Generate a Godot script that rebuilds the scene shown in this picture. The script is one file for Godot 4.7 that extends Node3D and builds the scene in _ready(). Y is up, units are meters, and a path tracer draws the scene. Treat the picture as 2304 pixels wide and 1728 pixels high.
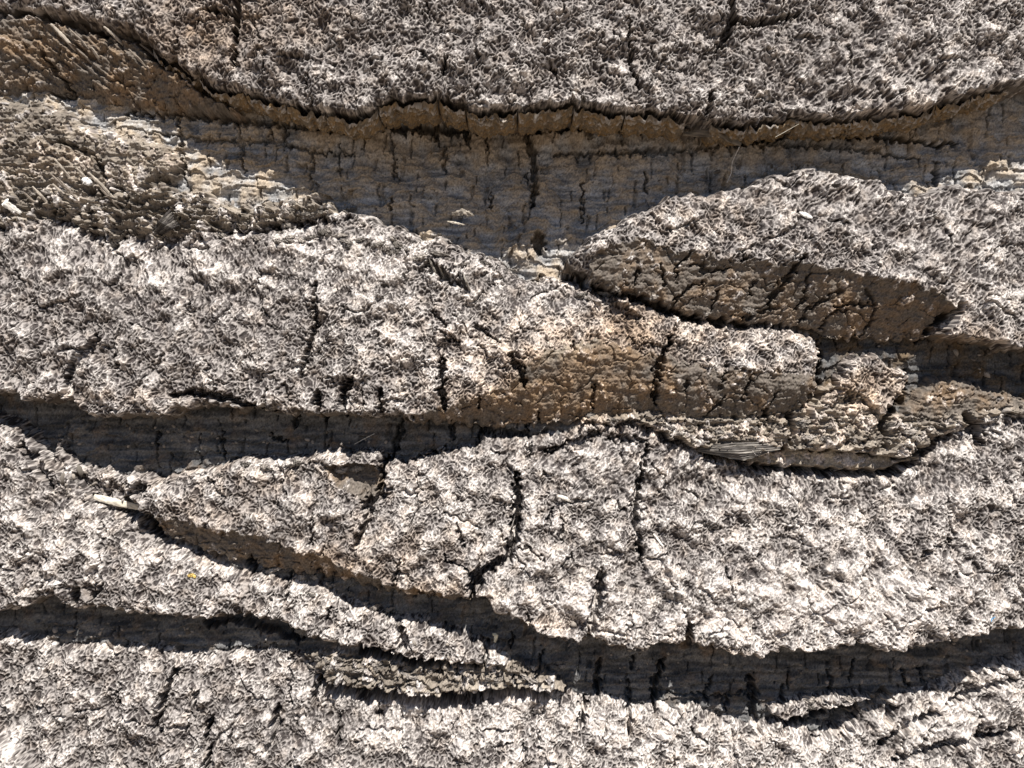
extends Node3D
# Deeply furrowed old bark of a huge trunk, seen square on. Outlines are given on the trunk's own skin in
# units of one bark grain (GRAIN metres): u runs along the trunk, v runs down round it, heights stand off it.

const GRAIN := 0.00015625      # metres per unit of the outlines
const MIDU := 1152.0
const MIDV := 864.0
const AXIS_HEIGHT := 1.5       # the trunk lies on the ground
const RADIUS := 1.5
const EYE := 0.371             # metres from the bark to the lens
const G := 1.9
const U0 := -126.0
const V0 := -126.0
const NX := 1346
const NY := 1043

# kinds of surface
const CRUST := 0
const CORK := 1
const FLOOR := 2
const FLAKY := 3

var layers: Array = []
var yu: Array = []
var yl: Array = []
var su: Array = []
var sl: Array = []
var hu: Array = []
var hl: Array = []
var l_x0 := PackedFloat32Array()
var l_x1 := PackedFloat32Array()
var l_wu := PackedFloat32Array()
var l_wl := PackedFloat32Array()
var l_bulge := PackedFloat32Array()
var l_kind := PackedInt32Array()
var l_rough := PackedFloat32Array()
var l_splits: Array = []
var cracks := PackedFloat32Array()
var rows_h: Array = []
var rows_c: Array = []
var rows_l: Array = []
var rows_p: Array = []
var rows_n: Array = []
var rows_s: Array = []
var m_white: PackedFloat32Array
var m_brown: PackedFloat32Array
var m_slash: PackedFloat32Array
var m_back: PackedFloat32Array
var m_fur: PackedFloat32Array
var m_lump: PackedFloat32Array
var nz := {}
var n_warp_u: FastNoiseLite
var n_warp_v: FastNoiseLite
var n_edge: FastNoiseLite
var n_pit: FastNoiseLite
var n_pit2: FastNoiseLite
var n_knob: FastNoiseLite
var n_fine: FastNoiseLite
var n_mid: FastNoiseLite
var n_low: FastNoiseLite
var n_patch: FastNoiseLite
var n_lam: FastNoiseLite
var n_grain: FastNoiseLite
var n_streak: FastNoiseLite
var n_tint: FastNoiseLite
var n_check: FastNoiseLite
var trunk: Node3D
var top_ridge: Node3D
var bark: StandardMaterial3D


func _ready() -> void:
	set_view()
	make_noises()
	set_layers()
	paint_maps()
	stamp_cracks()
	build_ground()
	build_trunk()
	build_flakes()
	build_loose_things()


func set_view() -> void:
	var cam := Camera3D.new()
	cam.name = "camera"
	cam.fov = 40.0
	cam.near = 0.01
	cam.far = 400.0
	cam.position = Vector3(0, AXIS_HEIGHT, EYE)
	add_child(cam)
	cam.current = true
	var sky := Sky.new()
	var psm := ProceduralSkyMaterial.new()
	psm.sky_top_color = Color(0.31, 0.43, 0.60)
	psm.sky_horizon_color = Color(0.62, 0.68, 0.74)
	psm.sky_curve = 0.15
	psm.ground_bottom_color = Color(0.20, 0.18, 0.15)
	psm.ground_horizon_color = Color(0.50, 0.52, 0.52)
	psm.sky_energy_multiplier = 0.8
	sky.sky_material = psm
	var env := Environment.new()
	env.background_mode = Environment.BG_SKY
	env.sky = sky
	env.tonemap_mode = Environment.TONE_MAPPER_LINEAR
	env.tonemap_exposure = 1.55
	env.sdfgi_enabled = true
	env.ssao_enabled = true
	env.ssil_enabled = true
	var we := WorldEnvironment.new()
	we.name = "daylight"
	we.environment = env
	add_child(we)
	var sun := DirectionalLight3D.new()
	sun.name = "sun"
	sun.light_energy = 1.6
	sun.light_color = Color(1.0, 0.97, 0.93)
	sun.light_angular_distance = 0.5
	sun.shadow_enabled = true
	var to_sun := Vector3(0.16, 0.82, 0.545).normalized()
	add_child(sun)
	sun.look_at_from_position(to_sun * 3.0, Vector3.ZERO, Vector3.UP)


# ---------------------------------------------------------------- noises
func cell(freq: float, seed_: int, ret: int) -> FastNoiseLite:
	var n := FastNoiseLite.new()
	n.noise_type = FastNoiseLite.TYPE_CELLULAR
	n.frequency = freq
	n.seed = seed_
	n.cellular_return_type = ret
	n.cellular_distance_function = FastNoiseLite.DISTANCE_EUCLIDEAN
	n.cellular_jitter = 1.0
	n.fractal_type = FastNoiseLite.FRACTAL_NONE
	return n


func soft(freq: float, seed_: int, octaves: int) -> FastNoiseLite:
	var n := FastNoiseLite.new()
	n.noise_type = FastNoiseLite.TYPE_SIMPLEX
	n.frequency = freq
	n.seed = seed_
	n.fractal_type = FastNoiseLite.FRACTAL_FBM if octaves > 1 else FastNoiseLite.FRACTAL_NONE
	n.fractal_octaves = octaves
	return n


func make_noises() -> void:
	n_warp_u = soft(1.0 / 34.0, 11, 2)
	n_warp_v = soft(1.0 / 34.0, 12, 2)
	n_edge = soft(1.0 / 42.0, 13, 2)
	n_pit = cell(1.0 / 10.8, 21, FastNoiseLite.RETURN_DISTANCE2_SUB)
	n_pit2 = cell(1.0 / 27.0, 22, FastNoiseLite.RETURN_DISTANCE2_SUB)
	n_knob = cell(1.0 / 21.0, 23, FastNoiseLite.RETURN_DISTANCE)
	n_fine = soft(1.0 / 9.0, 24, 2)
	n_mid = soft(1.0 / 30.0, 25, 3)
	n_low = soft(1.0 / 170.0, 26, 3)
	n_patch = soft(1.0 / 85.0, 27, 4)
	n_lam = soft(1.0 / 17.0, 28, 2)
	n_grain = soft(1.0 / 5.0, 29, 2)
	n_streak = cell(1.0 / 10.0, 30, FastNoiseLite.RETURN_DISTANCE2_SUB)
	n_check = cell(1.0 / 52.0, 33, FastNoiseLite.RETURN_DISTANCE2_SUB)
	n_tint = soft(1.0 / 60.0, 31, 3)


# ---------------------------------------------------------------- outlines
func chain(flat: Array, u: float) -> float:
	var n := flat.size() / 2
	if u <= flat[0]:
		return flat[1]
	for i in range(1, n):
		var x1: float = flat[i * 2]
		if u <= x1:
			var x0: float = flat[i * 2 - 2]
			var f: float = 0.0 if x1 - x0 < 0.001 else (u - x0) / (x1 - x0)
			return lerpf(flat[i * 2 - 1], flat[i * 2 + 1], f)
	return flat[n * 2 - 1]


# called, kind, upper outline, lower outline, [u, height at upper edge, height at lower edge ...], shoulder widths, bulge, roughness, dividing cracks, label
func layer(called: String, kind: int, up: Array, low: Array, heights: Array, wu: float, wl: float, bulge: float, rough: float, ragged: float, splits: Array, label: String) -> void:
	var a := PackedFloat32Array()
	var b := PackedFloat32Array()
	var ha := PackedFloat32Array()
	var hb := PackedFloat32Array()
	a.resize(NX)
	b.resize(NX)
	ha.resize(NX)
	hb.resize(NX)
	var hn := heights.size() / 3
	var k := layers.size()
	for i in NX:
		var u := U0 + i * G
		var jag: float = ragged * n_edge.get_noise_2d(u * 1.3, k * 91.7)
		var jag2: float = ragged * n_edge.get_noise_2d(u * 1.3, k * 91.7 + 500.0)
		a[i] = chain(up, u) + jag
		b[i] = chain(low, u) + jag2
		var at_u: float = heights[1]
		var at_l: float = heights[2]
		for q in range(1, hn):
			var x1: float = heights[q * 3]
			var x0: float = heights[q * 3 - 3]
			if u > x0:
				var f := clampf((u - x0) / (x1 - x0), 0.0, 1.0)
				at_u = lerpf(heights[q * 3 - 2], heights[q * 3 + 1], f)
				at_l = lerpf(heights[q * 3 - 1], heights[q * 3 + 2], f)
		ha[i] = at_u
		hb[i] = at_l
	var sa := PackedFloat32Array()
	var sb := PackedFloat32Array()
	sa.resize(NX)
	sb.resize(NX)
	for i in NX:
		var i0 := maxi(i - 3, 0)
		var i1 := mini(i + 3, NX - 1)
		var d := (i1 - i0) * G
		sa[i] = 1.0 / sqrt(1.0 + minf(pow((a[i1] - a[i0]) / d, 2.0), 6.0))
		sb[i] = 1.0 / sqrt(1.0 + minf(pow((b[i1] - b[i0]) / d, 2.0), 6.0))
	yu.append(a)
	yl.append(b)
	su.append(sa)
	sl.append(sb)
	hu.append(ha)
	hl.append(hb)
	l_x0.append(maxf(up[0], low[0]))
	l_x1.append(minf(up[up.size() - 2], low[low.size() - 2]))
	l_wu.append(wu)
	l_wl.append(wl)
	l_bulge.append(bulge)
	l_kind.append(kind)
	l_rough.append(rough)
	var table: Array = []
	for s in splits:
		var turned: Array = []
		var n: int = s.size() / 2
		for q in n:
			turned.append(s[q * 2 + 1])
			turned.append(s[q * 2])
		var xs := PackedFloat32Array()
		xs.resize(NY)
		for j in NY:
			xs[j] = chain(turned, V0 + j * G)
		table.append(xs)
	l_splits.append(table)
	layers.append({"name": called, "label": label})


func set_layers() -> void:
	# the bottoms of the furrows
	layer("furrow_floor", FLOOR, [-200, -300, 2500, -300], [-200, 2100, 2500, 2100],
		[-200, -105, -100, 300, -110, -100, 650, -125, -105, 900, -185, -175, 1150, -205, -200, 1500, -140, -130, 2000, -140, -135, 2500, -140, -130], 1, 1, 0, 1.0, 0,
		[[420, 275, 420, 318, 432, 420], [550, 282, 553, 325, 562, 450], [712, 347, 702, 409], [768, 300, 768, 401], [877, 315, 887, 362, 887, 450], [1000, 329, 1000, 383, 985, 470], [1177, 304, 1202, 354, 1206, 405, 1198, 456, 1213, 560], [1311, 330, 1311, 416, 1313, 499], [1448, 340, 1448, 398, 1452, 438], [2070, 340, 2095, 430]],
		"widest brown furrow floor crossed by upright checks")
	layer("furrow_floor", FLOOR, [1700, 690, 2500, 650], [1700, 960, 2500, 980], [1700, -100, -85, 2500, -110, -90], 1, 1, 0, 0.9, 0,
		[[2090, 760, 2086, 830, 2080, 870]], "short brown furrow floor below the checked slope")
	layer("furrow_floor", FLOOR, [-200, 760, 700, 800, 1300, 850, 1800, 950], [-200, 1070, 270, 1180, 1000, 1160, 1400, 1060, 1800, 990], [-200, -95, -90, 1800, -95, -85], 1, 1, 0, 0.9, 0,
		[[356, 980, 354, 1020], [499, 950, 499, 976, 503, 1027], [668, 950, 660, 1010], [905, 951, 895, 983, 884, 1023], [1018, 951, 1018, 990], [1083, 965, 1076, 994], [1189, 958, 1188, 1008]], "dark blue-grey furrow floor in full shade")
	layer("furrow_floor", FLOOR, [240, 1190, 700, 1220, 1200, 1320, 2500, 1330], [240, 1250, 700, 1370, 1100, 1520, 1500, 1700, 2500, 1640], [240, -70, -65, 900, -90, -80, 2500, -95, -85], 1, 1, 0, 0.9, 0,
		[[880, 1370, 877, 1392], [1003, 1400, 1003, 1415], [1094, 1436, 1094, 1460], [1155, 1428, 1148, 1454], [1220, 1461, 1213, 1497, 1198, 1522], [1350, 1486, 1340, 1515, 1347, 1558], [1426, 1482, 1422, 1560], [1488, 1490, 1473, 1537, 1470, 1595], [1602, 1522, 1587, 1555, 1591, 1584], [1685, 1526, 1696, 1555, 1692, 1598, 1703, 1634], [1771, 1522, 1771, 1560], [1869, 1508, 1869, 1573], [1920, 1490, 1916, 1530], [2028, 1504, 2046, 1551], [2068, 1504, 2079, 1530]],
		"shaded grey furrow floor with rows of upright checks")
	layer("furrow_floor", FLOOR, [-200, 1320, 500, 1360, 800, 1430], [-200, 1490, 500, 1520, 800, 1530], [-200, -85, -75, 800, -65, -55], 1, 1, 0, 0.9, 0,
		[[156, 1388, 156, 1410], [221, 1410, 228, 1440], [420, 1400, 430, 1470]], "dark pocket of furrow under the leftmost ridge")

	# below the top ridge on the left: torn fibres, then the sunlit step
	layer("torn_slope", CORK, [-200, 10, 60, 30, 110, 45, 200, 66, 290, 88, 360, 146, 390, 160, 470, 222, 520, 235], [-200, 188, 65, 184, 127, 188, 224, 213, 325, 224, 380, 233, 470, 246, 520, 252],
		[-200, -15, -95, 520, -40, -100], 4, 16, 6, 1.2, 8, [[75, 60, 127, 190], [250, 80, 325, 230]], "torn brown slope with coarse slanting fibres")
	layer("bark_step", FLAKY, [-200, 190, 0, 205, 50, 205, 100, 222, 150, 255, 200, 275, 290, 283, 340, 305, 392, 350], [-200, 455, 0, 445, 100, 440, 200, 430, 300, 410, 360, 390, 392, 352],
		[-200, -70, -62, 392, -80, -72], 26, 14, 14, 1.0, 12, [[95, 230, 200, 340, 225, 410]], "sunlit step with white tips over brown cork")
	layer("flaky_shelf", FLAKY, [-200, 425, 0, 428, 120, 418, 230, 412, 340, 400, 420, 418, 520, 450, 600, 435, 700, 425, 740, 450, 800, 466], [-200, 530, 0, 520, 108, 505, 239, 550, 390, 545, 520, 520, 680, 500, 800, 480],
		[-200, -52, -46, 800, -52, -30], 18, 6, 4, 2.3, 14, [[310, 400, 320, 530], [560, 420, 570, 520]], "jagged shelf of broken flakes")
	# the ridges
	layer("bark_ridge", CRUST, [-200, -400, 2500, -400], [-200, 16, 60, 34, 110, 46, 200, 66, 290, 90, 360, 147, 390, 160, 470, 216, 513, 224, 564, 234, 644, 254, 720, 276, 797, 292, 830, 276, 877, 256, 910, 250, 1000, 254, 1060, 276, 1120, 274, 1166, 278, 1240, 266, 1311, 268, 1383, 280, 1473, 278, 1546, 294, 1576, 300, 1667, 304, 1707, 300, 1793, 284, 1902, 290, 2010, 276, 2101, 262, 2133, 250, 2173, 240, 2227, 225, 2304, 205, 2500, 170],
		[-200, 40, -10, 300, 75, -14, 480, 90, -4, 700, 105, 14, 1000, 115, 24, 1400, 115, 22, 1700, 95, 4, 2150, 75, -10, 2500, 60, -25], 2, 34, 8, 1.0, 8, [[555, -140, 540, 40, 530, 140, 525, 240], [1190, -140, 1195, 70, 1210, 160, 1190, 280], [1640, -140, 1638, 60, 1608, 125, 1590, 300], [1945, -140, 1930, 120, 1900, 300]],
		"topmost dark pitted ridge overhanging the widest furrow")
	layer("bark_ridge", CRUST, [1274, 600, 1282, 564, 1314, 535, 1347, 506, 1394, 495, 1426, 470, 1473, 448, 1504, 430, 1558, 420, 1609, 425, 1667, 409, 1688, 405, 1721, 391, 1793, 371, 1829, 362, 1866, 365, 1902, 380, 1956, 387, 1992, 387, 2010, 409, 2046, 423, 2097, 427, 2133, 405, 2173, 401, 2209, 412, 2304, 409, 2500, 400],
		[1274, 607, 1365, 640, 1437, 652, 1509, 683, 1540, 695, 1623, 712, 1674, 719, 1757, 723, 1815, 730, 1869, 741, 1880, 762, 1956, 757, 2010, 762, 2090, 762, 2112, 765, 2191, 777, 2263, 791, 2304, 795, 2500, 810],
		[1274, -20, -45, 1500, -20, -10, 1900, -22, 0, 2150, -30, -2, 2500, -40, -5], 16, 20, 14, 1.0, 7, [[1550, 420, 1480, 560, 1460, 660], [1866, 365, 1850, 520, 1840, 610], [2110, 420, 2130, 560, 2165, 680]],
		"humped grey ridge with raised scalloped rim")
	layer("checked_slope", CORK, [1330, 575, 1400, 545, 1450, 535, 1520, 562, 1600, 575, 1750, 590, 1850, 600, 1960, 620, 2060, 640, 2115, 656, 2150, 682, 2165, 700], [1330, 640, 1437, 658, 1509, 688, 1540, 700, 1623, 716, 1674, 722, 1757, 727, 1815, 734, 1869, 745, 1880, 764, 1956, 760, 2010, 764, 2090, 764, 2165, 702],
		[1330, -18, -34, 1500, -12, -46, 1900, -6, -78, 2165, -6, -84], 16, 6, 6, 0.8, 10,
		[[1565, 560, 1523, 600, 1526, 690], [1650, 575, 1609, 694, 1600, 715], [1715, 590, 1695, 655, 1700, 725], [1804, 582, 1779, 621, 1743, 668, 1741, 687, 1735, 730], [1829, 614, 1819, 643, 1826, 665, 1819, 726], [1915, 630, 1876, 705, 1869, 734, 1876, 755], [1985, 630, 1985, 683, 1978, 723, 1963, 755]],
		"smooth brown slope split into cork scales by curved cracks")
	layer("bark_ridge", CRUST, [-200, 505, 0, 499, 108, 485, 150, 495, 200, 520, 239, 535, 290, 525, 390, 528, 450, 520, 520, 505, 600, 500, 680, 485, 750, 470, 804, 459, 844, 481, 887, 483, 913, 499, 942, 524, 974, 513, 1010, 524, 1061, 546, 1112, 557, 1133, 579, 1166, 600, 1200, 618, 1240, 605, 1290, 615, 1365, 643, 1437, 660, 1509, 690, 1540, 700, 1623, 716, 1680, 722, 1740, 727, 1793, 733, 1844, 748, 1872, 775],
		[-200, 890, 0, 896, 36, 900, 54, 918, 90, 914, 123, 912, 156, 915, 165, 932, 203, 947, 253, 951, 362, 951, 398, 936, 427, 925, 470, 922, 524, 929, 579, 936, 669, 940, 723, 947, 800, 951, 858, 948, 931, 948, 1021, 955, 1057, 961, 1112, 961, 1184, 956, 1256, 954, 1293, 949, 1360, 945, 1440, 945, 1600, 950, 1780, 935, 1840, 930, 1860, 880, 1872, 778],
		[-200, -35, 0, 400, -35, 4, 900, -28, 4, 1150, -38, 0, 1400, -44, -10, 1872, -52, -30], 26, 20, 14, 1.0, 8,
		[[206, 600, 206, 777, 159, 842, 150, 900], [707, 500, 707, 632, 709, 730, 691, 791, 676, 849, 712, 886, 718, 944], [820, 640, 793, 849, 772, 878, 772, 944], [855, 760, 855, 878, 857, 946], [985, 620, 996, 813, 992, 867, 1000, 950], [1140, 700, 1148, 802, 1170, 831, 1180, 867], [1560, 720, 1513, 763, 1484, 820, 1481, 904]],
		"long middle ridge, pale and crusted along its crest")
	layer("cork_face", CORK, [900, 940, 1000, 920, 1060, 893, 1130, 872, 1190, 810, 1250, 785, 1340, 768, 1420, 785, 1500, 800, 1600, 832, 1700, 830, 1858, 850], [900, 950, 1021, 957, 1057, 963, 1112, 963, 1184, 960, 1256, 957, 1293, 953, 1360, 948, 1440, 948, 1600, 953, 1780, 938, 1858, 890],
		[900, -4, -50, 1180, -4, -82, 1480, -14, -82, 1858, -26, -60], 12, 8, 14, 0.8, 12, [[1050, 880, 1060, 960], [1180, 800, 1180, 867, 1170, 960], [1340, 760, 1335, 960], [1513, 763, 1484, 820, 1481, 904, 1460, 950], [1641, 800, 1641, 896, 1594, 943], [1770, 820, 1745, 940]],
		"orange-brown cork face below the crest of the middle ridge")
	layer("bark_lump", CRUST, [1900, 845, 1920, 813, 1956, 795, 1985, 793, 2010, 810, 2064, 835, 2074, 855], [1900, 960, 1960, 985, 2020, 960, 2060, 880, 2074, 858], [1900, -38, -50, 2074, -38, -50], 14, 8, 8, 0.9, 8, [], "small lump of crusted bark between two gaps")
	layer("cork_face", CORK, [2055, 925, 2090, 880, 2120, 850, 2137, 838, 2155, 850, 2200, 850, 2304, 885, 2500, 930], [2055, 980, 2150, 970, 2304, 960, 2500, 970], [2055, -62, -66, 2500, -78, -70], 16, 8, 4, 0.9, 8, [[2210, 850, 2200, 960]], "brown cork face at the right of the small lump")
	layer("layered_ledge", FLAKY, [1310, 943, 1440, 925, 1510, 938, 1600, 935, 1700, 935, 1790, 928, 1850, 890, 1866, 872, 1900, 868, 1950, 885, 2000, 930, 2060, 930, 2120, 945, 2200, 930, 2304, 915, 2500, 905], [1310, 956, 1379, 958, 1437, 950, 1488, 972, 1504, 990, 1580, 1010, 1667, 1032, 1692, 1041, 1721, 1026, 1779, 1008, 1786, 1016, 1866, 1019, 2003, 1030, 2046, 1041, 2083, 1023, 2119, 994, 2200, 965, 2304, 940, 2500, 930],
		[1310, -60, -35, 1600, -66, -22, 1900, -62, -18, 2200, -60, -40], 8, 7, 0, 1.7, 8, [[1500, 930, 1495, 985], [1594, 930, 1589, 1005], [1793, 930, 1793, 1015], [1905, 870, 1898, 1020], [2039, 900, 2010, 951, 2007, 1030]],
		"pale ledge of thin stacked layers")
	layer("dusty_ledge", CORK, [1680, 1036, 1721, 1024, 1786, 1012, 1866, 1016, 2003, 1027, 2046, 1038, 2095, 1022], [1680, 1050, 1750, 1056, 1900, 1068, 2000, 1068, 2095, 1040], [1680, -66, -50, 2095, -66, -50], 4, 10, 0, 0.7, 5, [], "narrow pale dusty ledge under the stacked layers")
	layer("bark_ridge", CRUST, [258, 1085, 268, 1066, 304, 1070, 347, 1077, 380, 1066, 430, 1059, 506, 1041, 542, 1027, 615, 1034, 687, 1019, 723, 1014, 760, 1019, 779, 1027, 804, 1012, 851, 1010, 858, 1041, 877, 1027, 905, 1041, 931, 1030, 1003, 1008, 1065, 1005, 1086, 980, 1141, 980, 1184, 983, 1285, 976, 1314, 951, 1358, 940, 1379, 954, 1437, 943, 1488, 969, 1504, 987, 1580, 1012, 1667, 1034, 1692, 1048, 1750, 1054, 1900, 1066, 2000, 1066, 2080, 1040, 2119, 994, 2173, 958, 2206, 961, 2249, 943, 2304, 932, 2500, 920],
		[258, 1112, 290, 1150, 320, 1185, 354, 1210, 423, 1238, 506, 1266, 579, 1280, 640, 1296, 687, 1302, 750, 1310, 822, 1327, 869, 1338, 935, 1355, 985, 1362, 1083, 1360, 1112, 1396, 1177, 1414, 1220, 1443, 1267, 1457, 1314, 1455, 1332, 1446, 1358, 1464, 1419, 1475, 1473, 1466, 1504, 1462, 1551, 1461, 1613, 1472, 1660, 1484, 1699, 1491, 1743, 1479, 1786, 1473, 1848, 1481, 1902, 1470, 1926, 1466, 1931, 1448, 1937, 1464, 1952, 1468, 2003, 1479, 2046, 1475, 2101, 1461, 2173, 1446, 2227, 1435, 2304, 1426, 2500, 1400],
		[258, -42, -25, 600, -40, -15, 850, -40, -6, 1200, -44, 10, 1700, -55, 22, 2500, -55, 22], 22, 20, 10, 1.0, 7,
		[[858, 1000, 857, 1095, 826, 1128, 819, 1182, 797, 1229, 790, 1320], [1170, 960, 1162, 1084, 1166, 1135, 1159, 1200, 1141, 1258, 1075, 1291, 1062, 1360], [1462, 940, 1462, 1012, 1437, 1102, 1437, 1211, 1400, 1260, 1350, 1291, 1347, 1345, 1329, 1403, 1321, 1456], [1700, 1040, 1640, 1250, 1560, 1380, 1547, 1461], [2090, 1030, 2075, 1255, 1931, 1420, 1931, 1480]],
		"broad pale lower ridge with deep upright cracks")
	layer("cork_face", CORK, [330, 1170, 380, 1168, 480, 1195, 560, 1205, 650, 1235, 740, 1262, 800, 1290, 900, 1325, 1060, 1345], [330, 1195, 354, 1213, 423, 1241, 506, 1269, 579, 1286, 640, 1300, 687, 1305, 750, 1314, 800, 1328, 900, 1348, 1060, 1363], [330, -30, -55, 700, -25, -78, 1060, -10, -70], 10, 6, 4, 0.9, 10, [[500, 1190, 490, 1265], [690, 1240, 680, 1310], [895, 1300, 887, 1350]], "brown cork slope under the left of the broad pale ridge")
	layer("hollow", CORK, [720, 1054, 760, 1048, 800, 1050, 858, 1046], [720, 1062, 760, 1100, 825, 1134, 858, 1100], [720, -72, -52, 858, -72, -52], 4, 26, 0, 0.7, 5, [], "shaded hollow behind a curled lip")
	layer("bark_ridge", CRUST, [-200, 890, 0, 943, 36, 965, 65, 998, 90, 1034, 145, 1064, 174, 1094, 188, 1122, 235, 1153, 289, 1166, 318, 1195, 354, 1224, 380, 1233, 423, 1247, 506, 1287, 564, 1302, 615, 1309, 669, 1315, 723, 1331, 750, 1352, 804, 1367, 855, 1385, 885, 1396, 938, 1403, 985, 1417, 1050, 1439, 1086, 1457, 1140, 1490, 1208, 1524],
		[-200, 1400, 0, 1385, 54, 1374, 119, 1352, 134, 1374, 156, 1385, 231, 1378, 282, 1390, 307, 1396, 362, 1400, 400, 1396, 416, 1403, 470, 1408, 535, 1398, 590, 1404, 640, 1420, 690, 1448, 752, 1464, 820, 1480, 900, 1500, 1000, 1515, 1100, 1525, 1208, 1532],
		[-200, -35, 8, 300, -38, 5, 700, -45, -20, 1208, -52, -40], 22, 18, 10, 1.0, 8, [[190, 1120, 215, 1250, 170, 1331, 156, 1390], [550, 1265, 545, 1330, 530, 1410], [645, 1300, 637, 1360, 640, 1430], [870, 1385, 895, 1428, 906, 1510], [1094, 1450, 1094, 1472, 1088, 1530]],
		"slanting ridge that tapers to a tongue on the right")
	layer("rubble", CRUST, [96, 985, 130, 1030, 160, 1050, 200, 1052, 235, 1062, 275, 1078], [96, 1045, 145, 1075, 174, 1105, 195, 1135, 235, 1158, 275, 1120], [96, -62, -50, 275, -62, -52], 14, 8, 0, 1.3, 10, [], "crumbled pale bits in the gap beside the straw")
	layer("layered_ledge", FLAKY, [640, 1476, 750, 1475, 850, 1490, 960, 1510, 1000, 1503, 1100, 1510, 1160, 1500, 1220, 1515, 1275, 1555], [640, 1500, 700, 1530, 750, 1551, 850, 1572, 931, 1584, 1000, 1580, 1050, 1572, 1150, 1562, 1275, 1570], [640, -50, -22, 1000, -54, -16, 1275, -52, -30], 7, 6, 0, 1.7, 6, [[1010, 1500, 1015, 1585]], "grey stack of split layers below the slanting ridge")
	layer("bark_tongue", CRUST, [1738, 1612, 1757, 1605, 1800, 1590, 1850, 1588, 1900, 1580, 1940, 1574, 1980, 1585], [1738, 1616, 1780, 1642, 1850, 1628, 1930, 1604, 1980, 1590], [1738, -58, -48, 1980, -58, -48], 12, 6, 4, 1.0, 5, [], "thin sunlit tongue of bark in the lowest furrow")
	layer("bark_ridge", CRUST, [-200, 1440, 0, 1432, 29, 1443, 58, 1450, 90, 1464, 119, 1464, 217, 1461, 231, 1468, 289, 1464, 336, 1464, 380, 1479, 434, 1482, 466, 1478, 560, 1472, 670, 1484, 700, 1508, 735, 1552, 750, 1558, 840, 1578, 931, 1584, 996, 1596, 1028, 1584, 1112, 1576, 1184, 1565, 1274, 1573, 1329, 1587, 1358, 1576, 1408, 1591, 1419, 1609, 1459, 1605, 1502, 1602, 1533, 1616, 1576, 1605, 1631, 1631, 1699, 1649, 1757, 1636, 1800, 1652, 1860, 1668, 1910, 1658, 1960, 1622, 1989, 1613, 2028, 1587, 2083, 1573, 2155, 1551, 2209, 1519, 2263, 1508, 2304, 1497, 2500, 1460],
		[-200, 2300, 2500, 2300], [-200, -40, 60, 900, -50, 110, 1500, -55, 120, 2500, -60, 110], 22, 2, 10, 1.0, 8, [[383, 1470, 383, 1519, 347, 1634, 330, 1860], [709, 1500, 709, 1548, 690, 1660, 690, 1860], [996, 1580, 989, 1634, 980, 1860], [1321, 1580, 1321, 1595, 1303, 1649, 1310, 1860], [1419, 1600, 1421, 1674, 1440, 1860], [1985, 1600, 1940, 1700, 1900, 1860]],
		"lowest pale ridge, bright and coarsely broken")
	layer("bark_ridge", CRUST, [-200, 1565, 0, 1645, 50, 1682, 90, 1722, 160, 1790, 260, 1870], [-200, 2300, 260, 2300], [-200, 30, 60, 260, 40, 80], 18, 2, 6, 0.7, 6, [], "smooth pale ridge shoulder in the lower left corner")


# ---------------------------------------------------------------- where the crust is white, brown, streaked
func paint(blobs: Array, scale: float) -> PackedFloat32Array:
	var step := 18.0
	var w := int(ceil(NX * G / step)) + 1
	var h := int(ceil(NY * G / step)) + 1
	var im := Image.create_empty(w, h, false, Image.FORMAT_RF)
	for j in h:
		for i in w:
			var x := U0 + i * step
			var y := V0 + j * step
			var s := 0.0
			for b in blobs:
				var dx: float = (x - b[0]) / b[2]
				var dy: float = (y - b[1]) / b[3]
				var q := dx * dx + dy * dy
				if q < 6.0:
					s += b[4] * exp(-q)
			im.set_pixel(i, j, Color(s * scale, 0, 0))
	im.resize(NX, NY, Image.INTERPOLATE_CUBIC)
	return im.get_data().to_float32_array()


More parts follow.
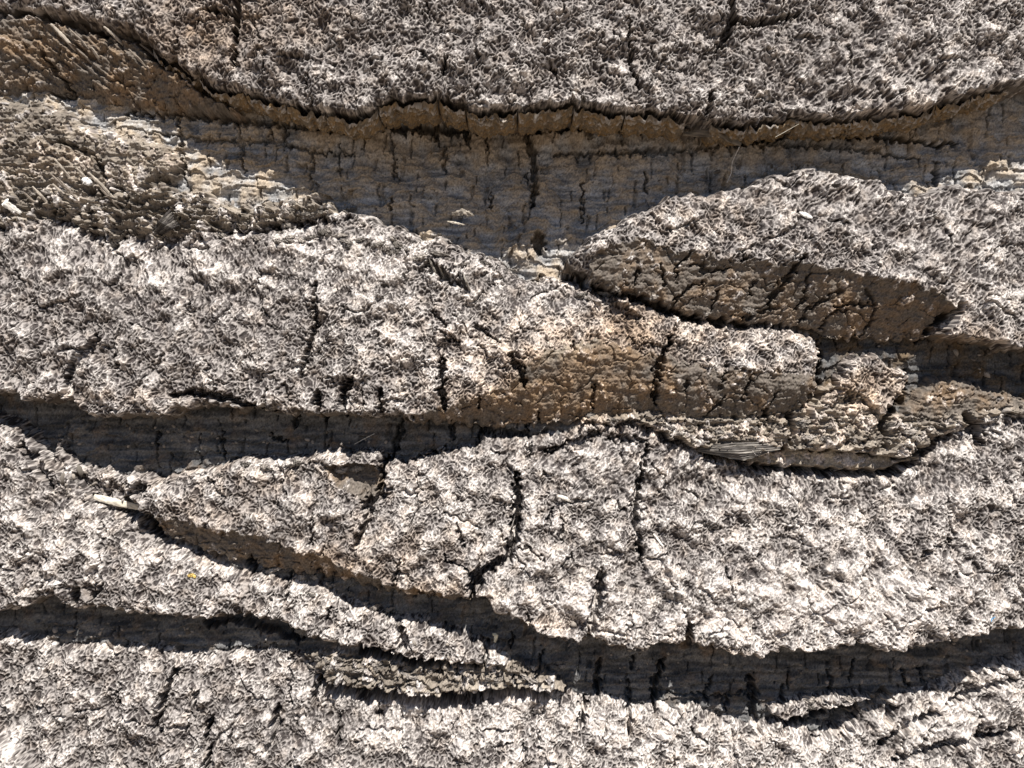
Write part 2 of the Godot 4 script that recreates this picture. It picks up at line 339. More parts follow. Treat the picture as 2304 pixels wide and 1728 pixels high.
func paint_maps() -> void:
	m_white = paint([[1290, 760, 130, 60, .7], [900, 720, 130, 120, .5], [1060, 840, 140, 70, .55], [770, 590, 140, 60, .9], [400, 600, 170, 60, .55], [280, 300, 130, 90, .45], [1250, 680, 120, 40, .5],
		[110, 1240, 120, 90, .5], [400, 1290, 170, 60, .6], [800, 1400, 160, 60, .6], [1300, 1380, 170, 70, .8], [1700, 1420, 280, 80, 1.0], [2050, 1390, 260, 90, .9], [1100, 1250, 180, 100, .45], [1900, 1220, 420, 140, .4],
		[1150, 1630, 260, 70, .85], [1500, 1690, 260, 70, .8], [900, 1650, 160, 70, .6], [2200, 1630, 170, 90, .8], [250, 1540, 240, 80, .3], [2210, 80, 100, 90, .55], [1550, 490, 90, 40, .6], [1900, 1045, 180, 24, 1.0],
		[2240, 650, 80, 80, .4], [1000, 1130, 200, 80, .35], [700, 1100, 140, 60, .4], [1700, 770, 150, 30, .5], [600, 460, 180, 40, .5], [150, 470, 160, 40, .2], [30, 1720, 90, 60, .5], [1850, 1720, 300, 60, .5],
		[1100, 150, 300, 70, .12], [1300, 220, 300, 40, .25], [1950, 940, 130, 60, .55], [1650, 980, 180, 40, .25],
		[500, 60, 500, 180, -.52], [1100, 60, 500, 190, -.50], [1800, 100, 450, 200, -.50], [300, 740, 460, 150, -.36], [1800, 480, 320, 110, -.34], [2150, 520, 200, 140, -.2], [600, 1120, 300, 70, -.25], [250, 1290, 200, 60, -.15], [350, 1600, 350, 90, -.15], [450, 60, 170, 80, -.2], [650, 680, 150, 90, -.25], [230, 680, 200, 120, -.15], [1900, 520, 200, 60, -.1], [1450, 790, 90, 60, -.5], [500, 850, 250, 60, -.1], [1800, 60, 220, 80, -.15], [300, 1340, 120, 40, -.25]], 1.0)
	m_brown = paint([[450, 70, 160, 90, .8], [700, 60, 110, 60, .4], [60, 90, 160, 70, .8], [300, 190, 150, 40, .9], [1300, 860, 160, 80, .9], [1200, 920, 220, 50, .9], [1430, 740, 70, 60, .7], [1500, 860, 120, 70, .4], [2000, 710, 160, 60, .7], [1150, 280, 420, 26, .6], [2150, 260, 160, 40, .5],
		[100, 350, 160, 60, .5], [500, 340, 260, 60, .5], [950, 340, 320, 40, .35], [1980, 880, 80, 60, .5], [2200, 880, 120, 60, .5], [700, 1290, 180, 40, .8], [980, 1350, 120, 30, .7], [450, 1190, 120, 40, .4], [2200, 770, 120, 30, .6], [1250, 1420, 90, 30, .4], [1600, 740, 300, 80, .35], [1200, 780, 300, 80, .3], [1950, 920, 200, 90, .45], [1750, 1000, 300, 60, .3], [600, 1090, 300, 60, .25], [900, 1240, 200, 60, .25], [1600, 480, 160, 60, .3], [1520, 1490, 300, 24, .4], [300, 900, 200, 20, .3], [1600, 640, 220, 60, .25]], 1.0)
	m_slash = paint([[2100, 230, 280, 150, .9], [1850, 420, 260, 90, .8], [2200, 560, 160, 150, .8], [1550, 1060, 330, 70, .7], [1250, 1030, 160, 60, .4], [2180, 1640, 200, 90, .8], [1800, 150, 200, 90, .3]], 1.0)
	m_back = paint([[180, 100, 200, 90, 1.0], [220, 320, 230, 90, .9], [1950, 1340, 280, 80, .9], [700, 540, 160, 50, .6], [60, 1110, 130, 100, .5], [500, 1250, 200, 60, .5], [120, 470, 160, 40, .9]], 1.0)
	m_fur = paint([[120, 560, 220, 80, .8], [450, 600, 260, 80, .8], [1250, 660, 220, 60, .6], [1700, 1110, 300, 50, .7], [2100, 1080, 200, 80, .6], [900, 1640, 220, 60, .5], [820, 640, 100, 60, .5], [600, 1650, 500, 80, .3], [400, 760, 400, 120, .3], [700, 150, 500, 80, .2]], 1.0)
	m_lump = paint([[1150, 240, 420, 50, .9], [1350, 1350, 300, 110, .9], [1700, 1330, 260, 90, .7], [1100, 1290, 250, 80, .8], [760, 1180, 200, 80, .6], [900, 560, 160, 60, .5], [1500, 1650, 500, 70, .5], [1650, 460, 200, 40, .4]], 1.0)


# ---------------------------------------------------------------- cracks
func crack(pts: Array, width: float, depth: float) -> void:
	var n := pts.size() / 2
	for s in n - 1:
		var a := Vector2(pts[s * 2], pts[s * 2 + 1])
		var b := Vector2(pts[s * 2 + 2], pts[s * 2 + 3])
		var w := width * 1.5 + 12.0
		var i0 := clampi(int((minf(a.x, b.x) - w - U0) / G), 0, NX - 1)
		var i1 := clampi(int((maxf(a.x, b.x) + w - U0) / G), 0, NX - 1)
		var j0 := clampi(int((minf(a.y, b.y) - w - V0) / G), 0, NY - 1)
		var j1 := clampi(int((maxf(a.y, b.y) + w - V0) / G), 0, NY - 1)
		var ab := b - a
		var ll := maxf(ab.length_squared(), 0.01)
		for j in range(j0, j1 + 1):
			var y := V0 + j * G
			for i in range(i0, i1 + 1):
				var x := U0 + i * G
				var p := Vector2(x + 7.0 * n_warp_u.get_noise_2d(x * 1.6, y * 1.6), y + 7.0 * n_warp_v.get_noise_2d(x * 1.6, y * 1.6))
				var t := clampf((p - a).dot(ab) / ll, 0.0, 1.0)
				var along := (s + t) / (n - 1)
				var ww := width * 0.62 * (0.45 + 0.75 * sin(PI * clampf(along * 0.86 + 0.1, 0.0, 1.0))) * (1.0 + 0.5 * n_mid.get_noise_2d(x, y))
				var d := (p - (a + ab * t)).length() / ww
				if d < 1.0:
					var v := depth * minf(1.0, (1.0 - d * d) * 1.6)
					if v > cracks[j * NX + i]:
						cracks[j * NX + i] = v


# an outline seen on a floor that lies deeper than the ridges, moved to where it lies
func sunk(pts: Array, deep: float) -> Array:
	var k := 1.0 + deep * GRAIN / EYE
	var out: Array = []
	for i in pts.size() / 2:
		out.append(MIDU + (pts[i * 2] - MIDU) * k)
		out.append(MIDV + (pts[i * 2 + 1] - MIDV) * k)
	return out


func stamp_cracks() -> void:
	cracks.resize(NX * NY)
	# top ridge
	crack([555, -140, 552, -20, 540, 40, 535, 90, 530, 150], 11, 55)
	crack([455, 28, 500, 33, 540, 42], 9, 40)
	crack([1640, -140, 1640, -20, 1638, 60, 1625, 95, 1608, 128], 12, 55)
	crack([1632, 62, 1680, 68, 1730, 58, 1790, 43], 11, 45)
	crack([1410, 60, 1413, 110, 1417, 165, 1440, 210], 6, 25)
	crack([1012, 140, 998, 180], 9, 35)
	crack([985, 250, 1005, 240, 1030, 262, 1050, 280], 10, 35)
	crack([968, 262, 975, 290], 8, 30)
	crack([1600, 210, 1588, 260], 7, 30)
	crack([1240, 160, 1255, 190], 7, 25)
	crack([700, 170, 690, 210], 6, 25)
	# widest furrow
	for c in [[420, 275, 420, 318, 430, 380, 434, 430], [550, 282, 553, 325, 562, 400], [712, 347, 709, 383, 702, 412], [768, 335, 767, 405], [819, 312, 819, 340], [877, 312, 887, 362, 887, 402], [1000, 325, 1000, 386], [1043, 300, 1057, 336], [1311, 410, 1313, 500], [1448, 395, 1452, 440], [880, 440, 876, 476], [1106, 428, 1104, 462], [1184, 380, 1186, 410], [1095, 310, 1095, 345], [620, 300, 622, 330], [650, 290, 652, 345]]:
		crack(sunk(c, 165), 5.5, 20)
	crack(sunk([1177, 300, 1202, 354, 1206, 405, 1198, 460], 165), 15, 45)
	crack(sunk([1213, 530, 1211, 560], 165), 30, 55)
	crack(sunk([362, 307, 416, 318, 470, 325, 615, 329, 709, 351, 800, 351], 165), 7, 18)
	crack(sunk([505, 246, 600, 262, 700, 288, 800, 305, 880, 300, 1000, 300, 1100, 305, 1200, 300, 1311, 298, 1400, 305, 1480, 306, 1546, 318, 1667, 330, 1720, 326, 1800, 316, 1902, 322, 2010, 324, 2101, 332, 2140, 330], 165), 13, 60)
	crack(sunk([300, 268, 420, 272, 560, 290, 700, 305, 800, 318], 165), 8, 26)
	crack(sunk([1250, 345, 1400, 352, 1504, 352, 1700, 338, 1880, 342, 2060, 362], 165), 8, 24)
	crack([65, 184, 100, 190, 130, 190], 9, 30)
	crack([68, 100, 110, 160, 132, 190], 8, 25)
	crack([100, 300, 190, 340, 215, 395], 9, 28)
	crack(sunk([2098, 372, 2096, 428], 165), 10, 35)
	# checked slope
	for c in [[1565, 560, 1523, 600, 1526, 632], [1589, 582, 1582, 614], [1677, 567, 1674, 592], [1829, 614, 1819, 643, 1826, 665], [1706, 628, 1692, 655, 1700, 665], [1623, 650, 1609, 697], [1590, 636, 1560, 640, 1526, 672, 1520, 690], [1902, 647, 1866, 672, 1829, 694, 1819, 728], [1920, 694, 1876, 705, 1869, 734, 1878, 758], [1985, 680, 1978, 723, 1960, 757], [1952, 648, 1976, 678], [1760, 690, 1700, 705, 1674, 722], [1826, 665, 1800, 695], [1890, 690, 1925, 680, 1985, 683], [1560, 590, 1600, 610, 1650, 600], [1440, 600, 1430, 640], [1490, 590, 1500, 640]]:
		crack(c, 6.5, 20)
	crack([1806, 578, 1779, 621, 1743, 668, 1741, 690], 12, 34)
	crack([2166, 690, 2140, 722, 2097, 770], 22, 50)
	# middle ridge
	crack([214, 765, 185, 800, 159, 842, 152, 888], 24, 30)
	crack([707, 632, 709, 730, 691, 791, 676, 849], 11, 30)
	crack([712, 882, 718, 950], 12, 60)
	crack([793, 849, 772, 878, 770, 950], 12, 60)
	crack([855, 874, 857, 940], 9, 40)
	crack([816, 880, 818, 930], 6, 20)
	crack([996, 806, 992, 867, 1000, 922], 13, 55)
	crack([1145, 798, 1170, 831, 1182, 870], 12, 38)
	crack([1516, 758, 1484, 820, 1481, 857, 1481, 910], 13, 42)
	for c in [[971, 701, 1003, 732], [985, 745, 1040, 775], [1341, 860, 1336, 920], [1641, 890, 1594, 943], [1551, 850, 1548, 880], [1760, 880, 1745, 912], [1640, 820, 1625, 880], [1700, 840, 1680, 900], [1070, 730, 1120, 770], [1290, 770, 1290, 790], [1075, 895, 1077, 920], [1215, 930, 1214, 950], [600, 880, 590, 930], [640, 860, 650, 900]]:
		crack(c, 6, 20)
	crack([380, 893, 416, 884, 470, 885, 540, 905, 620, 928], 12, 48)
	crack([1868, 778, 1851, 885, 1832, 932], 26, 50)
	crack([1340, 650, 1390, 690, 1440, 710], 26, 30)
	crack([960, 590, 1000, 620, 1035, 640], 20, 32)
	crack([1210, 618, 1235, 625], 20, 26)
	crack([1270, 625, 1330, 640], 22, 28)
	# ledges
	crack([1793, 935, 1792, 1000], 14, 40)
	crack([2072, 840, 2054, 896, 2039, 911, 2010, 951, 2007, 1005], 22, 50)
	crack([1588, 955, 1587, 995], 9, 28)
	crack([1714, 950, 1717, 980], 7, 24)
	crack([1898, 950, 1902, 975], 7, 24)
	crack([1735, 918, 1737, 945], 10, 30)
	crack([1580, 1014, 1667, 1022, 1690, 1046], 8, 26)
	crack([2200, 940, 2225, 975, 2230, 1005], 22, 40)
	# shaded furrow
	for c in [[499, 972, 503, 1030], [356, 975, 354, 1005], [1018, 948, 1018, 992], [1083, 962, 1076, 996], [1189, 955, 1188, 1012], [668, 945, 662, 965], [924, 1034, 967, 1023, 1003, 1008], [600, 980, 640, 990]]:
		crack(sunk(c, 90), 6, 22)
	crack(sunk([905, 951, 895, 983, 884, 1026], 90), 12, 36)
	# broad ridge
	crack([857, 1038, 857, 1095, 850, 1120, 826, 1130, 819, 1182, 797, 1232], 15, 55)
	crack([1162, 1070, 1166, 1135, 1159, 1200, 1141, 1258, 1110, 1275, 1075, 1291, 1065, 1309, 1062, 1350], 17, 60)
	crack([1353, 1285, 1347, 1345, 1329, 1403, 1323, 1450], 18, 42)
	crack([1462, 1005, 1437, 1102, 1430, 1157, 1437, 1211, 1444, 1262], 12, 36)
	crack([1078, 1292, 1062, 1330], 26, 50)
	crack([1551, 1405, 1547, 1466], 13, 50)
	crack([1931, 1440, 1931, 1475], 16, 60)
	for c in [[1264, 1180, 1264, 1220], [1170, 1236, 1191, 1233, 1224, 1264], [1287, 1249, 1265, 1275], [1000, 1244, 1003, 1265, 1039, 1273, 1061, 1296], [895, 1265, 887, 1320], [1188, 1378, 1195, 1412], [2158, 1213, 2110, 1235, 2075, 1256], [1240, 1150, 1235, 1190], [1030, 1180, 1040, 1230], [1640, 1285, 1645, 1330], [2085, 1325, 2105, 1332], [1625, 1455, 1635, 1470], [700, 1160, 695, 1230], [620, 1090, 640, 1120], [1200, 1000, 1190, 1030], [1380, 980, 1390, 1010]]:
		crack(c, 6, 20)
	crack([282, 1108, 312, 1104], 26, 36)
	crack([318, 1160, 330, 1190, 352, 1214], 20, 45)
	crack([1090, 978, 1180, 985], 14, 28)
	crack([1230, 1020, 1330, 985, 1350, 975], 14, 28)
	crack([1380, 985, 1460, 995], 12, 24)
	# furrow with rows of checks
	for c in [[880, 1368, 877, 1394], [1003, 1398, 1003, 1416], [1094, 1434, 1094, 1462], [1155, 1426, 1148, 1456], [1222, 1458, 1213, 1497, 1198, 1524], [1426, 1480, 1422, 1508], [1602, 1518, 1587, 1555, 1591, 1588], [1771, 1520, 1771, 1548], [1869, 1505, 1869, 1573], [1920, 1488, 1916, 1532], [2028, 1500, 2046, 1553], [2068, 1500, 2079, 1532], [1416, 1530, 1414, 1600], [1632, 1560, 1630, 1600], [1760, 1540, 1758, 1580]]:
		crack(sunk(c, 88), 6, 22)
	crack(sunk([1352, 1484, 1340, 1515, 1347, 1562], 88), 14, 36)
	crack(sunk([1490, 1488, 1473, 1537, 1470, 1600], 88), 14, 38)
	crack(sunk([1685, 1522, 1696, 1555, 1692, 1598, 1703, 1640], 88), 15, 40)
	crack(sunk([1980, 1555, 1985, 1610], 88), 34, 40)
	crack(sunk([1500, 1560, 1600, 1562, 1700, 1555], 88), 6, 14)
	# slanting ridge
	crack([172, 1325, 165, 1345, 155, 1372], 13, 34)
	crack([232, 1320, 203, 1348], 9, 25)
	crack([550, 1262, 553, 1304], 16, 40)
	crack([640, 1312, 637, 1362], 8, 28)
	crack([895, 1424, 904, 1450, 906, 1476], 16, 44)
	crack([884, 1475, 880, 1502], 9, 28)
	crack([1094, 1466, 1088, 1518], 11, 34)
	crack([989, 1500, 989, 1536], 11, 34)
	crack([735, 1375, 732, 1400], 7, 24)
	crack([450, 1420, 520, 1402, 600, 1420, 660, 1455], 26, 42)
	crack([30, 1000, 80, 1060, 110, 1110], 14, 28)
	# lowest ridge
	crack([750, 1552, 850, 1572, 940, 1584, 1020, 1582], 15, 60)
	crack([1000, 1576, 1025, 1590], 26, 60)
	crack([384, 1516, 362, 1580, 347, 1640], 14, 40)
	crack([470, 1620, 459, 1670], 12, 40)
	crack([618, 1600, 611, 1674], 13, 44)
	crack([709, 1545, 700, 1590], 12, 38)
	crack([470, 1686, 463, 1760], 11, 36)
	crack([1322, 1592, 1303, 1652], 13, 38)
	crack([1419, 1608, 1421, 1678], 11, 36)
	for c in [[521, 1640, 517, 1672], [600, 1676, 588, 1702], [848, 1596, 846, 1640], [996, 1592, 989, 1640], [760, 1615, 757, 1680], [1180, 1680, 1178, 1715], [1110, 1690, 1150, 1675], [435, 1560, 430, 1600], [330, 1640, 370, 1655], [2061, 1706, 2118, 1645], [2191, 1706, 2223, 1640], [2080, 1690, 2155, 1686], [1560, 1650, 1600, 1690], [240, 1560, 260, 1590]]:
		crack(c, 6.5, 22)
	crack([1876, 1670, 1952, 1630], 26, 36)
	crack([1786, 1652, 1848, 1630, 1949, 1609], 16, 34)
	crack([1990, 1690, 2060, 1640, 2130, 1620], 14, 28)
	crack([2020, 1720, 2120, 1690, 2230, 1670, 2304, 1650], 14, 30)
	crack([2150, 1600, 2240, 1560, 2304, 1540], 12, 26)


# ---------------------------------------------------------------- relief
func relief_row(j: int) -> void:
	var h := PackedFloat32Array()
	var c := PackedColorArray()
	var l := PackedInt32Array()
	h.resize(NX)
	c.resize(NX)
	l.resize(NX)
	var sh := PackedFloat32Array()
	sh.resize(NX)
	var v := V0 + j * G
	var nl := layers.size()
	for i in NX:
		var u := U0 + i * G
		var wu := u + 5.5 * n_warp_u.get_noise_2d(u, v)
		var wv := v + 5.5 * n_warp_v.get_noise_2d(u, v)
		var ci := clampi(int((wu - U0) / G), 0, NX - 1)
		var top := -120.0
		var kind := FLOOR
		var which := 0
		var rough := 1.0
		var crustiness := 0.0
		var wall := 0.0
		var under := 0.0
		var shift := 0.0
		for k in nl:
			if wu < l_x0[k] or wu > l_x1[k]:
				continue
			var a: float = yu[k][ci]
			var ev := v + 0.45 * (wv - v)
			if ev <= a:
				continue
			var b: float = yl[k][ci]
			if ev >= b:
				if l_kind[k] == CRUST and ev < b + 70.0:
					var back := 1.0 - (ev - b) / 70.0
					shift = -0.10 * maxf(0.0, hl[k][ci] - top) * back * back
				continue
			var t := (ev - a) / (b - a)
			shift = 0.0
			var du: float = (ev - a) * su[k][ci] / l_wu[k]
			var dl: float = (b - ev) * sl[k][ci] / l_wl[k]
			var m := 1.0
			if du < 1.0:
				m = 1.0 - (1.0 - du) * (1.0 - du)
			wall = 0.0
			if dl < 1.0:
				var e := 1.0 - dl
				m *= 1.0 - pow(e, 1.7)
				wall = e
			var hk: float = lerpf(hu[k][ci], hl[k][ci], t) + l_bulge[k] * 4.0 * t * (1.0 - t)
			var was := top
			top = lerpf(top, hk, m)
			under = maxf(0.0, hk - was) * (1.0 - m) if wall > 0.0 else 0.0
			rough = lerpf(rough, l_rough[k], m)
			var ck := l_kind[k]
			crustiness = 1.0 if ck == CRUST else 0.0
			kind = ck
			which = k
		var at := j * NX + i
		var vv := v + 0.9 * under
		var calm := 1.0 - 0.8 * smoothstep(8.0, 30.0, under)
		var low := n_low.get_noise_2d(u, vv)
		var mid := n_mid.get_noise_2d(u, v)
		var fine := n_fine.get_noise_2d(u, vv)
		var grain := n_grain.get_noise_2d(u, vv)
		var patch := n_patch.get_noise_2d(u, vv)
		var tint := n_tint.get_noise_2d(u, vv)
		var white := m_white[at]
		var brown := m_brown[at]
		var micro := 0.0
		var crust_gap := 1.0 - smoothstep(0.012, 0.045, 1.0 + n_check.get_noise_2d(wu * 0.36 + 3.0 * mid, wv * 0.30))
		crust_gap *= smoothstep(-0.1, 0.2, patch)
		var check := 1.0 - smoothstep(0.02, 0.075, 1.0 + n_check.get_noise_2d(wu * 0.80, wv * 1.05))
		check *= smoothstep(-0.25, 0.15, tint + 0.4 * mid)
		var col: Color
		var crust_here := crustiness
		if under > 0.0 and kind == CRUST:
			crust_here *= 1.0 - smoothstep(16.0, 30.0, under - 110.0 * maxf(0.0, mid * 0.6 + patch))
			shift = -0.10 * under - minf(under * 0.4, 22.0) * under / (under + 20.0) * (0.6 + n_knob.get_noise_2d(u * 0.42, top * 0.6 + which * 61.0))
		if kind == CORK or kind == FLAKY:
			crust_here = 0.0
			# islands of crust are left on the cork
			var isle := smoothstep(0.10, 0.28, mid * 0.6 + patch * 0.5 + white * 0.35 + (-0.02 if kind == FLAKY else -0.24))
			crust_here = maxf(crust_here, isle)
		if kind == FLOOR:
			crust_here = 0.0
		# pitted crust
		var pits := 0.0
		var lip := 0.0
		if crust_here > 0.01:
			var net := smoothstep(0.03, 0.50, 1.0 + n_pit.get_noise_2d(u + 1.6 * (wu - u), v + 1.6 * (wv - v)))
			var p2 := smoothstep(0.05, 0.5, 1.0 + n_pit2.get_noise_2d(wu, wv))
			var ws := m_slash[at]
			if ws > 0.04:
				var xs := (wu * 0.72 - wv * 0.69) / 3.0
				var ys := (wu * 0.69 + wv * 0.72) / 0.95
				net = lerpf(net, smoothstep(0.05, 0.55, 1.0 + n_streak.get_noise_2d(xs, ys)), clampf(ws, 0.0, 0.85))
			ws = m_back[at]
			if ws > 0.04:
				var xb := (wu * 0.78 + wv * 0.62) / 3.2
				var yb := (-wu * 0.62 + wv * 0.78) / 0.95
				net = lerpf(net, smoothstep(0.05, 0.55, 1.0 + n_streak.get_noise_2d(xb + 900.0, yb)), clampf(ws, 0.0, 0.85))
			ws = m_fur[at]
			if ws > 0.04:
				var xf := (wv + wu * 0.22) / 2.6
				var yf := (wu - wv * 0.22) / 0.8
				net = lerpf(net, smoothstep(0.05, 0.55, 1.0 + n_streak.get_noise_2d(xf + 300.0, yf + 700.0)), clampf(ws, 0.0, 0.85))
			pits = -4.2 * net - 1.8 * p2
			var lump := m_lump[at] + 0.5 * patch
			if lump > 0.05:
				var kb := 1.0 - clampf(1.0 + n_knob.get_noise_2d(wu, wv), 0.0, 1.0)
				pits = lerpf(pits, 6.5 * kb - 6.0 + 0.35 * pits, clampf(lump, 0.0, 0.75))
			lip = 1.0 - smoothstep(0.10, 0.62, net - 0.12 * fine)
			micro += crust_here * (pits * 1.0 + 1.0 * fine + 2.4 * mid + 16.0 * low + 6.0 * patch - 13.0 * crust_gap) * rough
		if crust_here < 0.99:
			var bare := 0.0
			if kind == FLOOR:
				var band_no := floorf((v + 5.0 * mid + 26.0 * low + 8.0 * n_patch.get_noise_2d(u * 0.3, 77.0)) / 34.0)
				check = 1.0 - smoothstep(0.015, 0.06, 1.0 + n_check.get_noise_2d(u * 0.75 + v * 0.06 + 3.0 * mid, band_no * 71.0 + 20.0 * which))
				check *= smoothstep(-0.35, 0.0, tint)
			if kind == FLOOR:
				var st := (v + 5.0 * mid + 26.0 * low + 8.0 * n_patch.get_noise_2d(u * 0.3, 77.0)) / 34.0
				var sf := st - floorf(st)
				bare = 8.0 * (sf * sf - 0.33) + 3.5 * n_lam.get_noise_2d(u * 0.16 + 20.0 * low, v * 0.8) + 2.4 * mid + 1.0 * fine + 12.0 * low + 5.0 * patch - 11.0 * check
			elif kind == FLAKY:
				var s := (v + 9.0 * mid + 24.0 * low + 9.0 * patch + 3.0 * fine) / 23.0
				var f := s - floorf(s)
				bare = 14.0 * ((1.0 - f) * (1.0 - f) * smoothstep(0.0, 0.1, f) - 0.3) + 4.0 * n_lam.get_noise_2d(u * 0.12, v) + 1.4 * fine + 8.0 * patch
			else:
				bare = -9.0 * check + 4.0 * mid + 1.6 * fine + 7.0 * low + 3.0 * n_lam.get_noise_2d(u * 0.25, v)
				var ws2 := m_back[at]
				if ws2 > 0.05:
					var xq := (u * 0.78 + v * 0.62) / 9.0
					var yq := (-u * 0.62 + v * 0.78)
					bare += ws2 * 9.0 * n_lam.get_noise_2d(xq, yq)
			micro += (1.0 - crust_here) * bare * rough
		micro = micro * calm + 0.6 * grain * calm
		sh[i] = shift
		h[i] = top + micro - cracks[at]
		# bleached crust along the lips; dark cork meshes, pit shadow painted into the colour
		var speck := 1.0 + (0.45 * grain + 0.25 * fine) * calm
		var bleach := clampf(0.13 + 0.95 * patch + 0.62 * white + 0.25 * tint + 0.35 * grain, 0.0, 1.2)
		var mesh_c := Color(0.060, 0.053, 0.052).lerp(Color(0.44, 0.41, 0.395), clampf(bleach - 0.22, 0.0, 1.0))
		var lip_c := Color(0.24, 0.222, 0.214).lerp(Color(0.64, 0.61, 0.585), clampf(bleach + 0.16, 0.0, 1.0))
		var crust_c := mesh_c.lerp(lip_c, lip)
		var br := clampf(brown + 0.5 * tint, 0.0, 1.0)
		crust_c = crust_c * Color.WHITE.lerp(Color(1.0, 0.83, 0.66), clampf(0.9 * brown + 0.35 * tint, 0.0, 1.0))
		var bare_c := Color(0.145, 0.13, 0.115)
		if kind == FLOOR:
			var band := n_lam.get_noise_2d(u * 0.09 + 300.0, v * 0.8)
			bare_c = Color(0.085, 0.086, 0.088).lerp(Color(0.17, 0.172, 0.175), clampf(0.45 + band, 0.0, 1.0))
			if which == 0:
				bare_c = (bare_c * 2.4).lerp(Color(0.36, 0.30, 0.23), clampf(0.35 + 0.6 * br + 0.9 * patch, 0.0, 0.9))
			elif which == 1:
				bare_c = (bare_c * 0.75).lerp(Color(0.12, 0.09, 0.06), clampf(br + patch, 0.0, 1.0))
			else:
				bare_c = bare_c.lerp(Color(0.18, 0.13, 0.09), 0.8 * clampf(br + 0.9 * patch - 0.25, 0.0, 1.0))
		else:
			bare_c = Color(0.145, 0.128, 0.112).lerp(Color(0.22, 0.155, 0.10), clampf(0.8 * br + 0.7 * patch - 0.1, 0.0, 1.0))
			if kind == FLAKY:
				bare_c = bare_c.lerp(Color(0.37, 0.33, 0.28), clampf(0.35 + 0.8 * white + 0.6 * patch, 0.0, 0.95))
			elif kind == CORK:
				bare_c = bare_c.lerp(Color(0.58, 0.52, 0.42), clampf(white * 0.85 - 0.2, 0.0, 0.85))
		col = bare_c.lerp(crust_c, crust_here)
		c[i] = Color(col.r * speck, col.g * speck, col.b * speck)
		var blk := 0
		for sx in l_splits[which]:
			if wu > sx[j]:
				blk += 1
		l[i] = which * 64 + blk
	rows_h[j] = h
	rows_c[j] = c
	rows_l[j] = l
	rows_s[j] = sh


# a spot on the trunk: u along it, v round it, h standing off it
func spot(u: float, v: float, h: float) -> Vector3:
	var y := (MIDV - v) * GRAIN
	var sag := y * y / (2.0 * RADIUS)
	var k := 1.0 + sag / EYE
	return Vector3((u - MIDU) * GRAIN * k, AXIS_HEIGHT + y * k, h * GRAIN - sag)


func place_row(j: int) -> void:
	var p := PackedVector3Array()
	p.resize(NX)
	var h: PackedFloat32Array = rows_h[j]
	var sh: PackedFloat32Array = rows_s[j]
	var v := V0 + j * G
	for i in NX:
		p[i] = spot(U0 + i * G, v + sh[i], h[i])
	rows_p[j] = p


func bend_row(j: int) -> void:
	var n := PackedVector3Array()
	n.resize(NX)
	var p: PackedVector3Array = rows_p[j]
	var above: PackedVector3Array = rows_p[maxi(j - 1, 0)]
	var below: PackedVector3Array = rows_p[mini(j + 1, NY - 1)]
	for i in NX:
		var along := p[mini(i + 1, NX - 1)] - p[maxi(i - 1, 0)]
		n[i] = along.cross(above[i] - below[i]).normalized()
	rows_n[j] = n


func height_at(u: float, v: float) -> float:
	var i := clampi(int(round((u - U0) / G)), 0, NX - 1)
	var j := clampi(int(round((v - V0) / G)), 0, NY - 1)
	return rows_h[j][i]


